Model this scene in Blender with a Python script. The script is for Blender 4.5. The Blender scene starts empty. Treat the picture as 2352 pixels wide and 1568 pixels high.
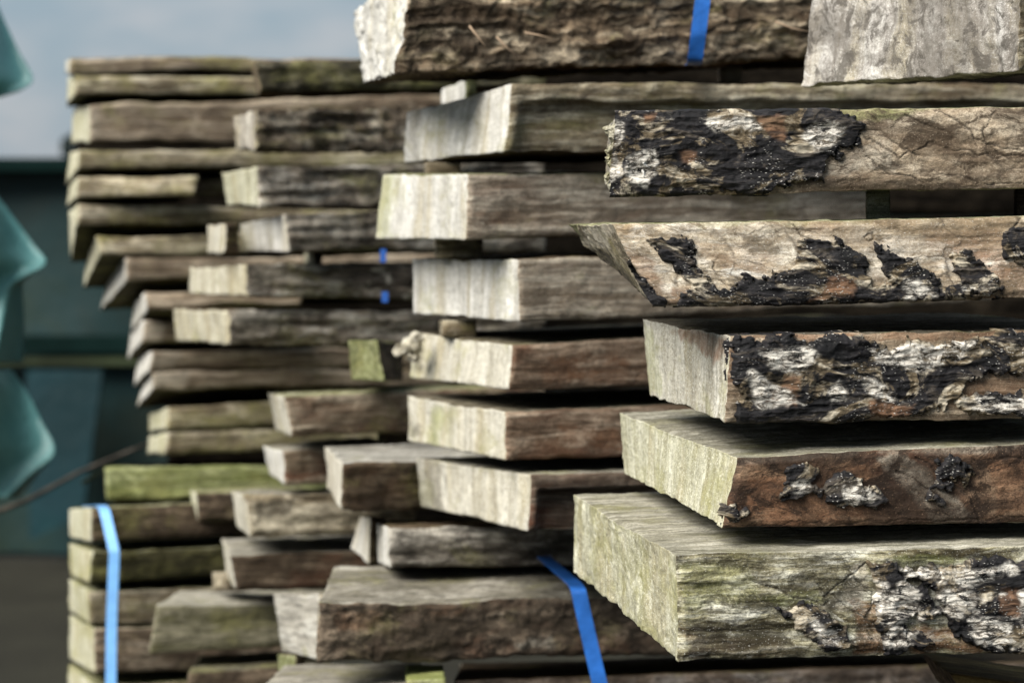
import bpy, math, random
import numpy as np
from mathutils import Vector
random.seed(4)
sc = bpy.context.scene
COL = sc.collection
# ------------------------------------------------------------------ camera
FP = 5550.0; CX, CY = 1176.0, 784.0; HOR = 480.0; CAMZ = 1.25
PITCH = math.atan((CY - HOR) / FP)
CAM = np.array([0.0, 0.0, CAMZ])
FW = np.array([0, math.cos(PITCH), -math.sin(PITCH)]); UP = np.array([0, math.sin(PITCH), math.cos(PITCH)])
def at(x, y, Y):
    d = FW + np.array([1.0, 0, 0]) * ((x - CX) / FP) + UP * ((CY - y) / FP)
    return CAM + d * (Y / d[1])
def proj(P):
    q = P - CAM
    z = q @ FW
    return np.stack([CX + FP * q[..., 0] / z, CY - FP * (q @ UP) / z], -1)
# ------------------------------------------------------------------ noise
def _h(i, j, k, s):
    n = (i.astype(np.int64) * 374761393 + j.astype(np.int64) * 668265263 + k.astype(np.int64) * 2147483647 + s * 1274126177) & 0xFFFFFFFF
    n = ((n ^ (n >> 13)) * 1274126177) & 0xFFFFFFFF
    n = ((n ^ (n >> 15)) * 2246822519) & 0xFFFFFFFF
    return ((n ^ (n >> 16)) & 0xFFFFFF) / float(0xFFFFFF)
def vn(P, s=0):
    F = np.floor(P); f = P - F; f = f * f * f * (f * (f * 6 - 15) + 10); i, j, k = F[..., 0], F[..., 1], F[..., 2]
    r = 0
    for a in (0, 1):
        for b in (0, 1):
            for c in (0, 1):
                w = (f[..., 0] if a else 1 - f[..., 0]) * (f[..., 1] if b else 1 - f[..., 1]) * (f[..., 2] if c else 1 - f[..., 2])
                r = r + w * _h(i + a, j + b, k + c, s)
    return r * 2 - 1
def fbm(P, o=4, s=0, g=0.5):
    r = 0; a = 1.0; t = 0
    for q in range(o):
        r = r + a * vn(P * (2.03 ** q) + 17.3 * q, s + q); t += a; a *= g
    return r / t
def ridge(P, o=4, s=0):
    r = 0; a = 1.0; t = 0
    for q in range(o):
        r = r + a * (1 - 2 * np.abs(vn(P * (2.03 ** q) + 9.1 * q, s + q))); t += a; a *= 0.55
    return r / t
def sm(x, a, b):
    t = np.clip((x - a) / (b - a), 0, 1); return t * t * (3 - 2 * t)
def sdpoly(p, poly):
    "signed distance, positive inside"
    poly = np.array(poly, float); n = len(poly); d = np.full(len(p), 1e18); ins = np.zeros(len(p), bool)
    for i in range(n):
        a = poly[i]; b = poly[(i + 1) % n]; e = b - a; w = p - a
        t = np.clip((w @ e) / (e @ e + 1e-9), 0, 1)
        d = np.minimum(d, ((w - t[:, None] * e) ** 2).sum(1))
        c = (a[1] > p[:, 1]) != (b[1] > p[:, 1])
        with np.errstate(divide='ignore', invalid='ignore'):
            xi = (b[0] - a[0]) * (p[:, 1] - a[1]) / (b[1] - a[1] + 1e-12) + a[0]
        ins ^= c & (p[:, 0] < xi)
    d = np.sqrt(d); return np.where(ins, d, -d)
# ------------------------------------------------------------------ node materials
class NT:
    def __init__(s, name):
        s.m = bpy.data.materials.new(name); s.m.use_nodes = True; s.t = s.m.node_tree; s.t.nodes.clear()
        s.o = s.n('ShaderNodeOutputMaterial'); s.b = s.n('ShaderNodeBsdfPrincipled'); s.l(s.b.outputs[0], s.o.inputs[0])
    def n(s, k, **kw):
        x = s.t.nodes.new(k)
        for a, v in kw.items(): setattr(x, a, v)
        return x
    def l(s, a, b): s.t.links.new(a, b)
    def attr(s, nm): return s.n('ShaderNodeAttribute', attribute_name=nm)
    def map(s, v, sc, loc=(0, 0, 0), rot=(0, 0, 0)):
        m = s.n('ShaderNodeMapping'); m.inputs['Scale'].default_value = sc; m.inputs['Location'].default_value = loc
        m.inputs['Rotation'].default_value = rot; s.l(v, m.inputs[0]); return m.outputs[0]
    def noise(s, v, scale=1, det=6, ro=.6, dist=0):
        x = s.n('ShaderNodeTexNoise'); s.l(v, x.inputs['Vector']); x.inputs['Scale'].default_value = scale
        x.inputs['Detail'].default_value = det; x.inputs['Roughness'].default_value = ro; x.inputs['Distortion'].default_value = dist
        return x.outputs[0]
    def vor(s, v, scale=1, feat='F1', out=0):
        x = s.n('ShaderNodeTexVoronoi', feature=feat); s.l(v, x.inputs['Vector']); x.inputs['Scale'].default_value = scale; return x.outputs[out]
    def ramp(s, f, stops):
        r = s.n('ShaderNodeValToRGB'); e = r.color_ramp.elements
        while len(e) > 1: e.remove(e[-1])
        for i, (p, c) in enumerate(stops):
            if not isinstance(c, tuple): c = (c, c, c)
            q = e[0] if i == 0 else e.new(p)
            q.position = p; q.color = (*c, 1)
        s.l(f, r.inputs[0]); return r.outputs[0]
    def mix(s, f, a, b, mode='MIX'):
        m = s.n('ShaderNodeMix', data_type='RGBA', blend_type=mode)
        for sock, v in ((m.inputs[0], f), (m.inputs[6], a), (m.inputs[7], b)):
            if isinstance(v, (int, float)): sock.default_value = v
            elif isinstance(v, tuple): sock.default_value = (*v, 1)
            else: s.l(v, sock)
        return m.outputs[2]
    def math(s, op, a, b=0.0):
        m = s.n('ShaderNodeMath', operation=op)
        for sock, v in ((m.inputs[0], a), (m.inputs[1], b)):
            if isinstance(v, (int, float)): sock.default_value = v
            else: s.l(v, sock)
        return m.outputs[0]
    def bump(s, h, dist, strength=1.0, prev=None):
        b = s.n('ShaderNodeBump'); b.inputs['Distance'].default_value = dist; b.inputs['Strength'].default_value = strength
        s.l(h, b.inputs['Height'])
        if prev is not None: s.l(prev, b.inputs['Normal'])
        return b.outputs[0]
    def done(s, col, rough, nrm, spec=.3):
        s.l(col, s.b.inputs['Base Color'])
        if isinstance(rough, (int, float)): s.b.inputs['Roughness'].default_value = rough
        else: s.l(rough, s.b.inputs['Roughness'])
        if nrm is not None: s.l(nrm, s.b.inputs['Normal'])
        s.b.inputs['Specular IOR Level'].default_value = spec
        return s.m
_mc = {}
def wood(kind, c, grain, moss=0.0, red=0.0, patch=0.0, crack=0.0, speck=.5, bump=.0012, rough=.85, key=None):
    """weathered wood: c = three tones, grain = frequency along length / height / depth"""
    k = (kind, c, grain, moss, red, patch, crack, speck)
    if k in _mc: return _mc[k]
    t = NT(kind + '_wood'); pc = t.attr('pc').outputs['Vector']; mk = t.attr('mk')
    sep = t.n('ShaderNodeSeparateColor'); t.l(mk.outputs['Color'], sep.inputs[0])
    g = t.noise(t.map(pc, grain, rot=(.16 if kind == 'end_grain' else 0, 0, 0)), 1, 8, .68, .25)
    g2 = t.noise(t.map(pc, tuple(x * 2.7 for x in grain), (3, 7, 1)), 1, 5, .7)
    lo = t.noise(pc, 13, 5, .6, .6); lo2 = t.noise(t.map(pc, (9, 16, 16), (5, 2, 8)), 1, 6, .65, 1.0)
    fine = t.noise(pc, 420, 4, .75)
    col = t.ramp(g, [(.40, c[0]), (.5, c[1]), (.59, c[2])] if kind == 'side' else [(.33, c[0]), (.5, c[1]), (.67, c[2])])
    col = t.mix(t.ramp(g2, [(.38, .75 if kind != 'end_grain' else .35), (.54, 0.0)]), col, tuple(x * .35 for x in c[0]))
    if kind == 'end_grain':
        col = t.mix(t.ramp(t.noise(t.map(pc, (150, 150, 230), (1, 2, 3)), 1, 6, .8), [(.40, .55), (.50, 0.0)]), col, tuple(x * .5 for x in c[0]))
        col = t.mix(t.ramp(t.noise(t.map(pc, (8, 5, 26), (6, 1, 2), (.2, 0, 0)), 1, 4, .55, .4), [(.50, 0.0), (.62, .5)]), col, (.30, .25, .13))
        col = t.mix(t.ramp(t.noise(pc, 700, 3, .6), [(.54, 0.0), (.66, .7)]), col, tuple(min(.8, x * 1.2) for x in c[2]))
    if red: col = t.mix(t.ramp(t.noise(t.map(pc, (11, 22, 22), (1, 1, 1)), 1, 4, .6, .8), [(.5, 0.0), (.66, red)]), col, (.13, .045, .022))
    if moss: col = t.mix(t.ramp(t.noise(t.map(pc, (14, 22, 14), (9, 4, 4)), 1, 7, .7, .5), [(.58 - moss * .2, 0.0), (.78 - moss * .2, .8)]), col, (.25, .24, .085))
    # set marks: rust, green, pale, dark
    wob = t.ramp(t.noise(t.map(pc, (60, 140, 140)), 1, 6, .7), [(.3, .45), (.6, 1.0)])
    col = t.mix(t.math('MULTIPLY', sep.outputs[2], wob), col, t.ramp(g, [(.3, (.3, .26, .2)), (.6, (.52, .48, .40))]))
    col = t.mix(t.math('MULTIPLY', sep.outputs[0], wob), col, t.ramp(g, [(.3, (.05, .022, .011)), (.62, (.27, .135, .07))]))
    col = t.mix(t.math('MULTIPLY', sep.outputs[1], wob), col, t.ramp(g, [(.3, (.09, .10, .02)), (.62, (.34, .36, .16))]))
    col = t.mix(t.math('MULTIPLY', mk.outputs['Alpha'], wob), col, (.022, .018, .015))
    if patch:
        col = t.mix(t.math('MULTIPLY', t.ramp(t.noise(t.map(pc, (16, 55, 40), (8, 3, 3)), 1, 8, .75, .7), [(.53, 0.0), (.62, .75)]), t.ramp(n_ := t.noise(pc, 9, 3, .5), [(.4, .3), (.6, 1.0)])), col, tuple(min(.8, x * 1.15) for x in c[2]))
        col = t.mix(t.ramp(lo2, [(.46, 0.0), (.57, patch)]), col, tuple(x * .5 for x in c[0]))
        col = t.mix(t.math('MULTIPLY', t.ramp(t.noise(t.map(pc, (34, 60, 60), (2, 2, 2)), 1, 8, .75, .8), [(.51, 0.0), (.57, min(1, patch * 1.3))]), .85), col, tuple(x * .28 for x in c[0]))
    if crack:
        v = t.n('ShaderNodeTexVoronoi', feature='DISTANCE_TO_EDGE'); v.inputs['Scale'].default_value = 1
        w = t.n('ShaderNodeMix', data_type='VECTOR'); 
        va = t.n('ShaderNodeVectorMath', operation='MULTIPLY_ADD'); 
        nn = t.n('ShaderNodeTexNoise'); nn.inputs['Scale'].default_value = 40; nn.inputs['Detail'].default_value = 5; t.l(pc, nn.inputs['Vector'])
        t.l(nn.outputs['Color'], va.inputs[0]); va.inputs[1].default_value = (.02, .02, .02); t.l(pc, va.inputs[2])
        t.l(t.map(va.outputs[0], (22, 50, 40), rot=(0, 0, .5)), v.inputs['Vector'])
        cr = t.math('MULTIPLY', t.ramp(v.outputs[0], [(.0, 1.0), (.035, 0.0)]), t.ramp(lo, [(.42, 0.0), (.55, crack)]))
        col = t.mix(cr, col, (.012, .009, .007))
    col = t.mix(t.ramp(fine, [(.36, speck), (.5, 0.0)]), col, tuple(x * .4 for x in c[0]))
    col = t.mix(t.ramp(t.noise(pc, 900, 2, .5), [(.62, 0.0), (.72, speck * .6)]), col, tuple(min(1, x * 1.5) for x in c[2]))
    col = t.mix(t.ramp(t.noise(t.map(pc, (700, 1300, 1300)), 1, 3, .7), [(.40, .45), (.52, 0.0)]), col, tuple(x * .45 for x in c[0]))
    hh = t.math('ADD', t.math('MULTIPLY', g2, .6), t.math('MULTIPLY', g, 1.0))
    nb = t.bump(hh, bump * (.5 if kind == 'end_grain' else 1.1)); nb = t.bump(fine, bump * .45, 1, nb)
    r = t.done(col, rough, nb, (.25 if kind != 'face' else .06) if c[1][0] > .02 else .02); _mc[k] = r; return r
def bark_mat():
    t = NT('charred_bark'); pc = t.attr('pc').outputs['Vector']; mk = t.attr('mk')
    sep = t.n('ShaderNodeSeparateColor'); t.l(mk.outputs['Color'], sep.inputs[0])
    n1 = t.noise(t.map(pc, (34, 95, 95), rot=(0, 0, .3)), 1, 8, .72, .9); n2 = t.noise(t.map(pc, (180, 420, 420)), 1, 6, .75)
    n3 = t.noise(t.map(pc, (22, 34, 34), (4, 4, 4)), 1, 6, .65, 1.2)
    col = t.ramp(n1, [(.42, (.004, .004, .005)), (.55, (.012, .011, .013)), (.62, (.06, .05, .04))])
    col = t.mix(t.ramp(n3, [(.52, 0.0), (.57, .9)]), col, t.ramp(n1, [(.40, (.02, .016, .01)), (.5, (.15, .115, .07)), (.58, (.46, .41, .32))]))
    col = t.mix(t.math('MULTIPLY', sep.outputs[0], t.ramp(n1, [(.4, .2), (.55, 1.0)])), col, (.17, .095, .055))
    sil = t.ramp(t.noise(t.map(pc, (90, 260, 260)), 1, 8, .82, .9), [(.36, (.012, .011, .01)), (.45, (.17, .15, .125)), (.53, (.66, .63, .57))])
    col = t.mix(t.math('MULTIPLY', sep.outputs[2], t.ramp(t.noise(t.map(pc, (48, 150, 150), (3, 3, 3), (0, 0, .25)), 1, 8, .78, 1.0), [(.43, 0.0), (.49, 1.0)])), col, sil)
    # tiny white fungus specks
    vv = t.vor(t.map(pc, (330, 950, 950), rot=(0, 0, .45)), 1)
    sp = t.math('MULTIPLY', t.ramp(vv, [(.16, .85), (.26, 0.0)]), t.ramp(t.noise(pc, 28, 6, .7), [(.50, 0.0), (.54, 1.0)]))
    col = t.mix(sp, col, (.62, .6, .56))
    nb = t.bump(n1, .003); nb = t.bump(n2, .0007, 1, nb); nb = t.bump(sp, .0006, 1, nb)
    return t.done(col, t.math('MAXIMUM', t.ramp(n3, [(.4, .6), (.55, .9)]), t.math('MULTIPLY', sep.outputs[2], .95)), nb, .3)
BARK = bark_mat()
# palettes (dark, mid, light)
END_P = ((.29, .265, .20), (.51, .485, .41), (.70, .685, .61))
END_W = ((.35, .335, .29), (.57, .56, .52), (.75, .745, .71))
END_G = ((.27, .255, .16), (.48, .47, .35), (.68, .67, .56))
SD_B = ((.12, .085, .056), (.30, .235, .165), (.53, .45, .345))
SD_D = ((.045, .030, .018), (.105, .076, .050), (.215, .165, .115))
SD_P = ((.15, .115, .07), (.39, .33, .225), (.68, .62, .48))
SD_S = ((.06, .05, .04), (.31, .28, .235), (.66, .625, .55))
SD_T = ((.17, .12, .078), (.34, .27, .19), (.54, .46, .35))
SD_R = ((.045, .026, .016), (.145, .085, .052), (.29, .195, .125))
SD_C = ((.38, .285, .18), (.64, .56, .43), (.80, .75, .65))
SD_G = ((.13, .14, .05), (.27, .29, .13), (.42, .43, .25))
TP_G = ((.16, .145, .11), (.30, .28, .235), (.44, .42, .37))
TP_M = ((.13, .13, .06), (.27, .27, .16), (.42, .41, .30))
def E(c, moss=.3, streak=90, patch=.0, red=0.0): return wood('end_grain', c, (20, 7, streak * .62), moss, red, patch, 0, .3, .001)
def S(c, moss=.1, red=0.0, patch=.5, crack=0.0, gr=(8, 125, 125)): return wood('side', c, gr, moss, red, patch, crack, .5, .0014)
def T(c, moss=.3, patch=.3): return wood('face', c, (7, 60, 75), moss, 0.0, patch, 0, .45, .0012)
# ------------------------------------------------------------------ object helpers
def newobj(name, verts, faces, mats, fm=None, parent=None, smooth=True, attrs=None, origin=None):
    verts = np.asarray(verts, float)
    if origin is None: origin = np.zeros(3) if parent is not None else verts.mean(0) * 1.0
    me = bpy.data.meshes.new(name)
    if isinstance(faces, np.ndarray):
        me.vertices.add(len(verts)); me.vertices.foreach_set('co', (verts - origin).astype(np.float32).ravel())
        n = len(faces); me.loops.add(n * 4); me.loops.foreach_set('vertex_index', faces.astype(np.int32).ravel())
        me.polygons.add(n); me.polygons.foreach_set('loop_start', np.arange(0, n * 4, 4, dtype=np.int32))
        me.update(calc_edges=True)
    else:
        me.from_pydata([tuple(v) for v in (verts - origin)], [], faces)
    for m in mats: me.materials.append(m)
    if fm is not None: me.polygons.foreach_set('material_index', np.asarray(fm, dtype=np.int32))
    me.polygons.foreach_set('use_smooth', np.full(len(me.polygons), smooth))
    if attrs:
        for k, v in attrs.items():
            if v.shape[1] == 3:
                a = me.attributes.new(k, 'FLOAT_VECTOR', 'POINT'); a.data.foreach_set('vector', v.astype(np.float32).ravel())
            else:
                a = me.attributes.new(k, 'FLOAT_COLOR', 'POINT'); a.data.foreach_set('color', v.astype(np.float32).ravel())
    me.validate(); me.update()
    o = bpy.data.objects.new(name, me); COL.objects.link(o)
    if parent is not None:
        o.parent = parent; o.location = origin - np.array(parent.location)
    else: o.location = origin
    return o
def tag(o, label=None, cat=None, group=None, kind=None):
    if label: o['label'] = label
    if cat: o['category'] = cat
    if group: o['group'] = group
    if kind: o['kind'] = kind
    return o
CH = {'rust': 0, 'green': 1, 'pale': 2, 'dark': 3}
def masks(px, P, items, on):
    "items: (channel, polygon[, strength]); on: boolean array of vertices that may carry them"
    mk = np.zeros((len(P), 4))
    idx = np.where(on)[0]
    if len(idx) == 0: return mk
    q = px[idx]; wob = fbm(P[idx] * 70, 5, 3) * 16 + fbm(P[idx] * 300, 3, 8) * 5
    for it in items:
        d = sdpoly(q, it[1]) + wob
        mk[idx, CH[it[0]]] = np.maximum(mk[idx, CH[it[0]]], sm(d, -5, 9) * (it[2] if len(it) > 2 else 1))
    return mk
SEED = [0]
def plank(name, label, FT, FB, BT, BB, RT, RB, Y, mats, group=None, cat='plank', step=7, rough=.0014, low=.0015,
          relief=.0005, fib=(10, 90), endr=.002, lip=None, marks=(), endmarks=(), barks=(), silver=(), tan=(), barkh=0.0035,
          slant=0.0, bow=0.0, lines=()):
    """board pinned by its six visible corners; Y = depth of near end corner, far end corner, right end"""
    SEED[0] += 1; sd = SEED[0]
    Yf, Yb, Yr = Y
    ft = at(*FT, Yf); fb = at(*FB, Yf + slant); bt = at(*BT, Yb); bb = at(*BB, Yb)
    rt = at(*RT, Yr); rb = at(*RB, Yr + slant)
    rbt = rt + (bt - ft); rbb = rb + (bb - fb)
    m = FP / Yf
    L = np.linalg.norm(rt - ft); H = np.linalg.norm(ft - fb); W = np.linalg.norm(bt - ft)
    ns = max(8, int(L * m / step)); nv = max(5, int(H * m / step)); nw = max(6, int(W * m / (step * 2.2)))
    s = np.linspace(0, 1, ns); v = np.linspace(0, 1, nv); w = np.linspace(0, 1, nw) ** 1.25
    ids = -np.ones((ns, nv, nw), np.int64)
    surf = np.zeros((ns, nv, nw), bool); surf[0] = surf[-1] = True; surf[:, 0] = surf[:, -1] = True; surf[:, :, 0] = surf[:, :, -1] = True
    ii = np.argwhere(surf); ids[surf] = np.arange(len(ii))
    ss, vv, ww = s[ii[:, 0]], v[ii[:, 1]], w[ii[:, 2]]
    def pos(ss, vv, ww):
        a = lambda x: x[:, None]
        return (a((1 - ss) * (1 - ww) * vv) * ft + a((1 - ss) * (1 - ww) * (1 - vv)) * fb + a((1 - ss) * ww * vv) * bt + a((1 - ss) * ww * (1 - vv)) * bb
                + a(ss * (1 - ww) * vv) * rt + a(ss * (1 - ww) * (1 - vv)) * rb + a(ss * ww * vv) * rbt + a(ss * ww * (1 - vv)) * rbb)
    nf = np.cross(rt - ft, fb - ft); nf /= np.linalg.norm(nf)
    if nf[1] > 0: nf = -nf
    dl = (rt - ft) / L
    def offs(P, ss, vv, ww):
        pc = np.stack([ss * L, vv * H, ww * W], -1) + sd * 3.7
        o = np.zeros_like(P)
        o[:, 2] += low * fbm(pc * np.array([7, 3, 3.0]), 2, sd)
        o[:, 2] += (vv * 2 - 1) * low * .6 * fbm(pc * np.array([16, 2, 5.0]), 3, sd + 9)
        o[:, 2] += bow * 4 * ss * (1 - ss)
        for c in range(3): o[:, c] += rough * fbm(pc * 55, 4, sd + 20 * c, .6)
        wf = np.exp(-ww * W / .012)
        h = relief * (ridge(pc * np.array([fib[0], fib[1], fib[1]]) , 5, sd + 4))
        if lip: h = h + lip[1] * (1 - sm(vv + .06 * fbm(pc * np.array([14, 5, 5.0]), 3, 5), lip[0] - .03, lip[0] + .02)) * sm(ss * L, .005, .02)
        o += (wf * h)[:, None] * nf
        we = np.exp(-ss * L / .01)
        he = endr * (fbm(pc * np.array([0, 14, 30.0]), 5, sd + 7, .55) * .9 + .0005 / max(endr, 1e-4) * ridge(pc * np.array([0, 150, 150.0]), 3, sd))
        o -= (we * he)[:, None] * dl
        # worn corners
        cr = .0016 + .0012 * fbm(pc * 30, 3, sd + 2)
        ev = np.minimum(vv, 1 - vv) * H; ew = np.minimum(ww, 1 - ww) * W; es = ss * L
        near = np.sort(np.stack([ev, ew, es], -1), 1)
        k = np.clip(1 - near[:, 1] / .004, 0, 1)
        cen = (ft + fb + bt + bb) / 4 + dl * (ss * L)[:, None]
        o += (cen - P) / (np.linalg.norm(cen - P, axis=1)[:, None] + 1e-6) * (k * cr)[:, None]
        return o, pc
    P = pos(ss, vv, ww); px = proj(P); O, pc = offs(P, ss, vv, ww)
    mk = masks(px, pc, marks, ii[:, 2] == 0)
    mk2 = masks(px, pc, endmarks, ii[:, 0] == 0)
    if endmarks: mk = np.maximum(mk, mk2)
    if lines:
        fi = np.where(ii[:, 2] == 0)[0]; q = px[fi] + (np.stack([fbm(pc[fi] * 90, 4, 77), fbm(pc[fi] * 90, 4, 78)], -1)) * 14
        for ln, wd_ in lines:
            dm = np.full(len(q), 1e9)
            for a, b in zip(ln[:-1], ln[1:]):
                a = np.array(a, float); e = np.array(b, float) - a; t_ = np.clip(((q - a) @ e) / (e @ e), 0, 1)
                dm = np.minimum(dm, np.sqrt(((q - a - t_[:, None] * e) ** 2).sum(1)))
            wn = wd_ * (.85 + .7 * fbm(pc[fi] * 120, 3, 79)); kk = 1 - sm(dm, wn * .4, wn * 1.1); mk[fi, 3] = np.maximum(mk[fi, 3], kk); O[fi] -= nf * (kk * .0007)[:, None]
    V = P + O
    F = []; M = []
    def grid(g, flip, mi):
        a, b, c, d = g[:-1, :-1], g[1:, :-1], g[1:, 1:], g[:-1, 1:]
        q = np.stack([a, d, c, b] if flip else [a, b, c, d], -1).reshape(-1, 4); F.append(q); M.append(np.full(len(q), mi))
    grid(ids[0], False, 0); grid(ids[-1], True, 0)
    grid(ids[:, :, 0], False, 1); grid(ids[:, :, -1], True, 1)
    grid(ids[:, 0, :], True, 2); grid(ids[:, -1, :], False, 2)
    F = np.concatenate(F); M = np.concatenate(M)
    # outward orientation
    a, b, c = V[F[0, 0]], V[F[0, 1]], V[F[0, 2]]
    if np.dot(np.cross(b - a, c - a), dl) > 0: F = F[:, ::-1]
    ob = newobj(name, V, F, mats, M, attrs={'pc': pc, 'mk': mk}, origin=fb)
    tag(ob, label, cat, group)
    if barks:
        st = step * .8
        bs = np.linspace(-.004 / L, 1, int(L * m / st)); bv = np.linspace(-.02, 1.02, int(H * m / st))
        A, B = np.meshgrid(bs, bv, indexing='ij'); A = A.ravel(); B = B.ravel(); Z = np.zeros_like(A)
        Q = pos(A, B, Z); qx = proj(Q); Ac = np.clip(A, 0, 1); Bc = np.clip(B, 0, 1)
        o2, pq = offs(pos(Ac, Bc, Z), Ac, Bc, Z)
        wob = fbm(pq * 60, 5, 31, .65) * 30 + fbm(pq * 260, 3, 12) * 10
        pq = pq + np.stack([(A - Ac) * L, (B - Bc) * H, Z], -1)
        for bi, poly in enumerate(barks):
            d = (np.max([sdpoly(qx, p_) for p_ in poly], 0) if isinstance(poly[0], list) else sdpoly(qx, poly)) + wob
            d = d + 7; t = sm(d, 0, 13)
            rel = .35 + .65 * (.5 + .5 * ridge(pq * np.array([18, 55, 55.0]), 5, 40 + bi)) + .45 * fbm(pq * np.array([12, 25, 25.0]), 3, 50)
            det = .0016 * ridge(pq * np.array([70, 220, 220.0]), 4, 60) 
            hgt = -.0025 + t * (.002 + barkh * np.clip(rel, 0, 1.6) + det) + np.where(d < 0, d * .0002, 0)
            drop = (1 - sm(B, -.02, .0)) + sm(B, 1, 1.02)
            X = Q + o2 + nf * (hgt - .004 * drop)[:, None]
            for c in range(3): X[:, c] += .0005 * fbm(pq * 150, 3, 70 + c) * t
            N1, N2 = len(bs), len(bv); g = np.arange(N1 * N2).reshape(N1, N2)
            q = np.stack([g[:-1, :-1], g[1:, :-1], g[1:, 1:], g[:-1, 1:]], -1).reshape(-1, 4)
            keep = (d[q] > -3).any(1); q = q[keep]
            if len(q) < 4: continue
            used, inv = np.unique(q.ravel(), return_inverse=True); q = inv.reshape(-1, 4)
            km = masks(qx[used], pq[used], [('pale', x) for x in silver] + [('rust', x) for x in tan], np.ones(len(used), bool))
            newobj('bark', X[used], q, [BARK], parent=ob, attrs={'pc': pq[used], 'mk': km}, origin=fb)
    return ob
GA = 'bark edged planks of the near stack'; GB = 'pale ended planks of the middle stack'
GC = 'planks of the blurred stack behind the middle one'; GD = 'thin boards of the far left stack'; GE = 'strapped boards at the lower left'
def tuck(*a): return a
def flakes(n_, x0, x1, y0, y1, lo, hi, seed, tilt=.5):
    rn = random.Random(seed); out = []
    for _ in range(n_):
        cx, cy, a = rn.uniform(x0, x1), rn.uniform(y0, y1), rn.uniform(lo, hi); b = a * rn.uniform(.3, .6); th = tilt + rn.uniform(-.35, .35)
        out.append([(cx + a * q * math.cos(f) * math.cos(th) - b * q * math.sin(f) * math.sin(th), cy + a * q * math.cos(f) * math.sin(th) + b * q * math.sin(f) * math.cos(th)) for f, q in ((k * .785, rn.uniform(.6, 1.15)) for k in range(8))])
    return out
# ================================================================== NEAR STACK (in focus)
plank('timber_slab', 'thick grey slab with broad speckled end face at the top right corner', (2345, -150), (2342, 166), (1872, -95), (1834, 202), (2760, -150), (2760, 140),
      (1.55, 1.78, 1.66), [E(((.22, .195, .17), (.44, .42, .395), (.66, .65, .63)), .0, 110, .75), S(SD_P), T(TP_G)], GA, step=4, low=.003, rough=.003, endr=.004, endmarks=[('dark', [(2080, 40), (2160, 60), (2230, 180), (2120, 185)], .25), ('pale', [(1850, 30), (1890, 0), (1880, 190), (1845, 195)], .5)])
plank('timber_plank', 'plank with crusty black bark on its left half and cracked tan wood on its right',
      (1424, 259), (1412, 452), (1398, 290), (1392, 424), (2560, 243), (2560, 430), (1.50, 1.78, 1.55),
      [E(SD_S, .1), S(SD_T, .0, .2, .85, .6, (12, 26, 26)), T(TP_M)], GA, step=2.6, rough=.0014, low=.0010, relief=.0016, fib=(16, 60), endr=.0015,
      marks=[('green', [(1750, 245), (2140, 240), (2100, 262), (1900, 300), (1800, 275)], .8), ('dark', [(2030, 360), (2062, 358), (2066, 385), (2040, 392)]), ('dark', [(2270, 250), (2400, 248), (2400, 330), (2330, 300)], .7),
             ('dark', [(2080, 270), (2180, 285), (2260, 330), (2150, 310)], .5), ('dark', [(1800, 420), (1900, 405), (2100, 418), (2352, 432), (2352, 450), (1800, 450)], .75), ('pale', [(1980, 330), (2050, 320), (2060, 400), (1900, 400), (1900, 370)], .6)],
      barks=[[(1380, 250), (1500, 250), (1900, 246), (1985, 290), (1975, 325), (1930, 350), (1905, 370), (1880, 405), (1760, 432), (1500, 470), (1380, 470)]],
      silver=[[(1436, 360), (1500, 345), (1515, 390), (1480, 430), (1440, 420)], [(1405, 290), (1425, 290), (1425, 400), (1400, 420)], [(1500, 265), (1560, 265), (1545, 290), (1510, 290)], [(1860, 285), (1940, 290), (1930, 330), (1870, 345), (1830, 310)], [(1600, 270), (1720, 268), (1740, 300), (1640, 310)]],
      tan=[[(1470, 262), (1505, 262), (1500, 285), (1475, 285)], [(1560, 350), (1600, 345), (1600, 370), (1565, 375)], [(1740, 275), (1800, 270), (1800, 330), (1770, 320)]], barkh=0.0055, lines=[([(1965, 298), (2000, 330), (2060, 352), (2110, 340), (2150, 338), (2200, 350), (2280, 352), (2400, 372)], 3), ([(1960, 296), (2020, 312), (2060, 330), (2110, 356)], 4), ([(2150, 250), (2200, 275), (2240, 310), (2300, 352)], 3.2), ([(2080, 262), (2180, 318)], 3), ([(1985, 360), (2040, 395), (2130, 412)], 2.6), ([(2150, 395), (2250, 422), (2400, 425)], 3), ([(2290, 260), (2260, 300), (2270, 330), (2352, 350)], 3)])
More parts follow.
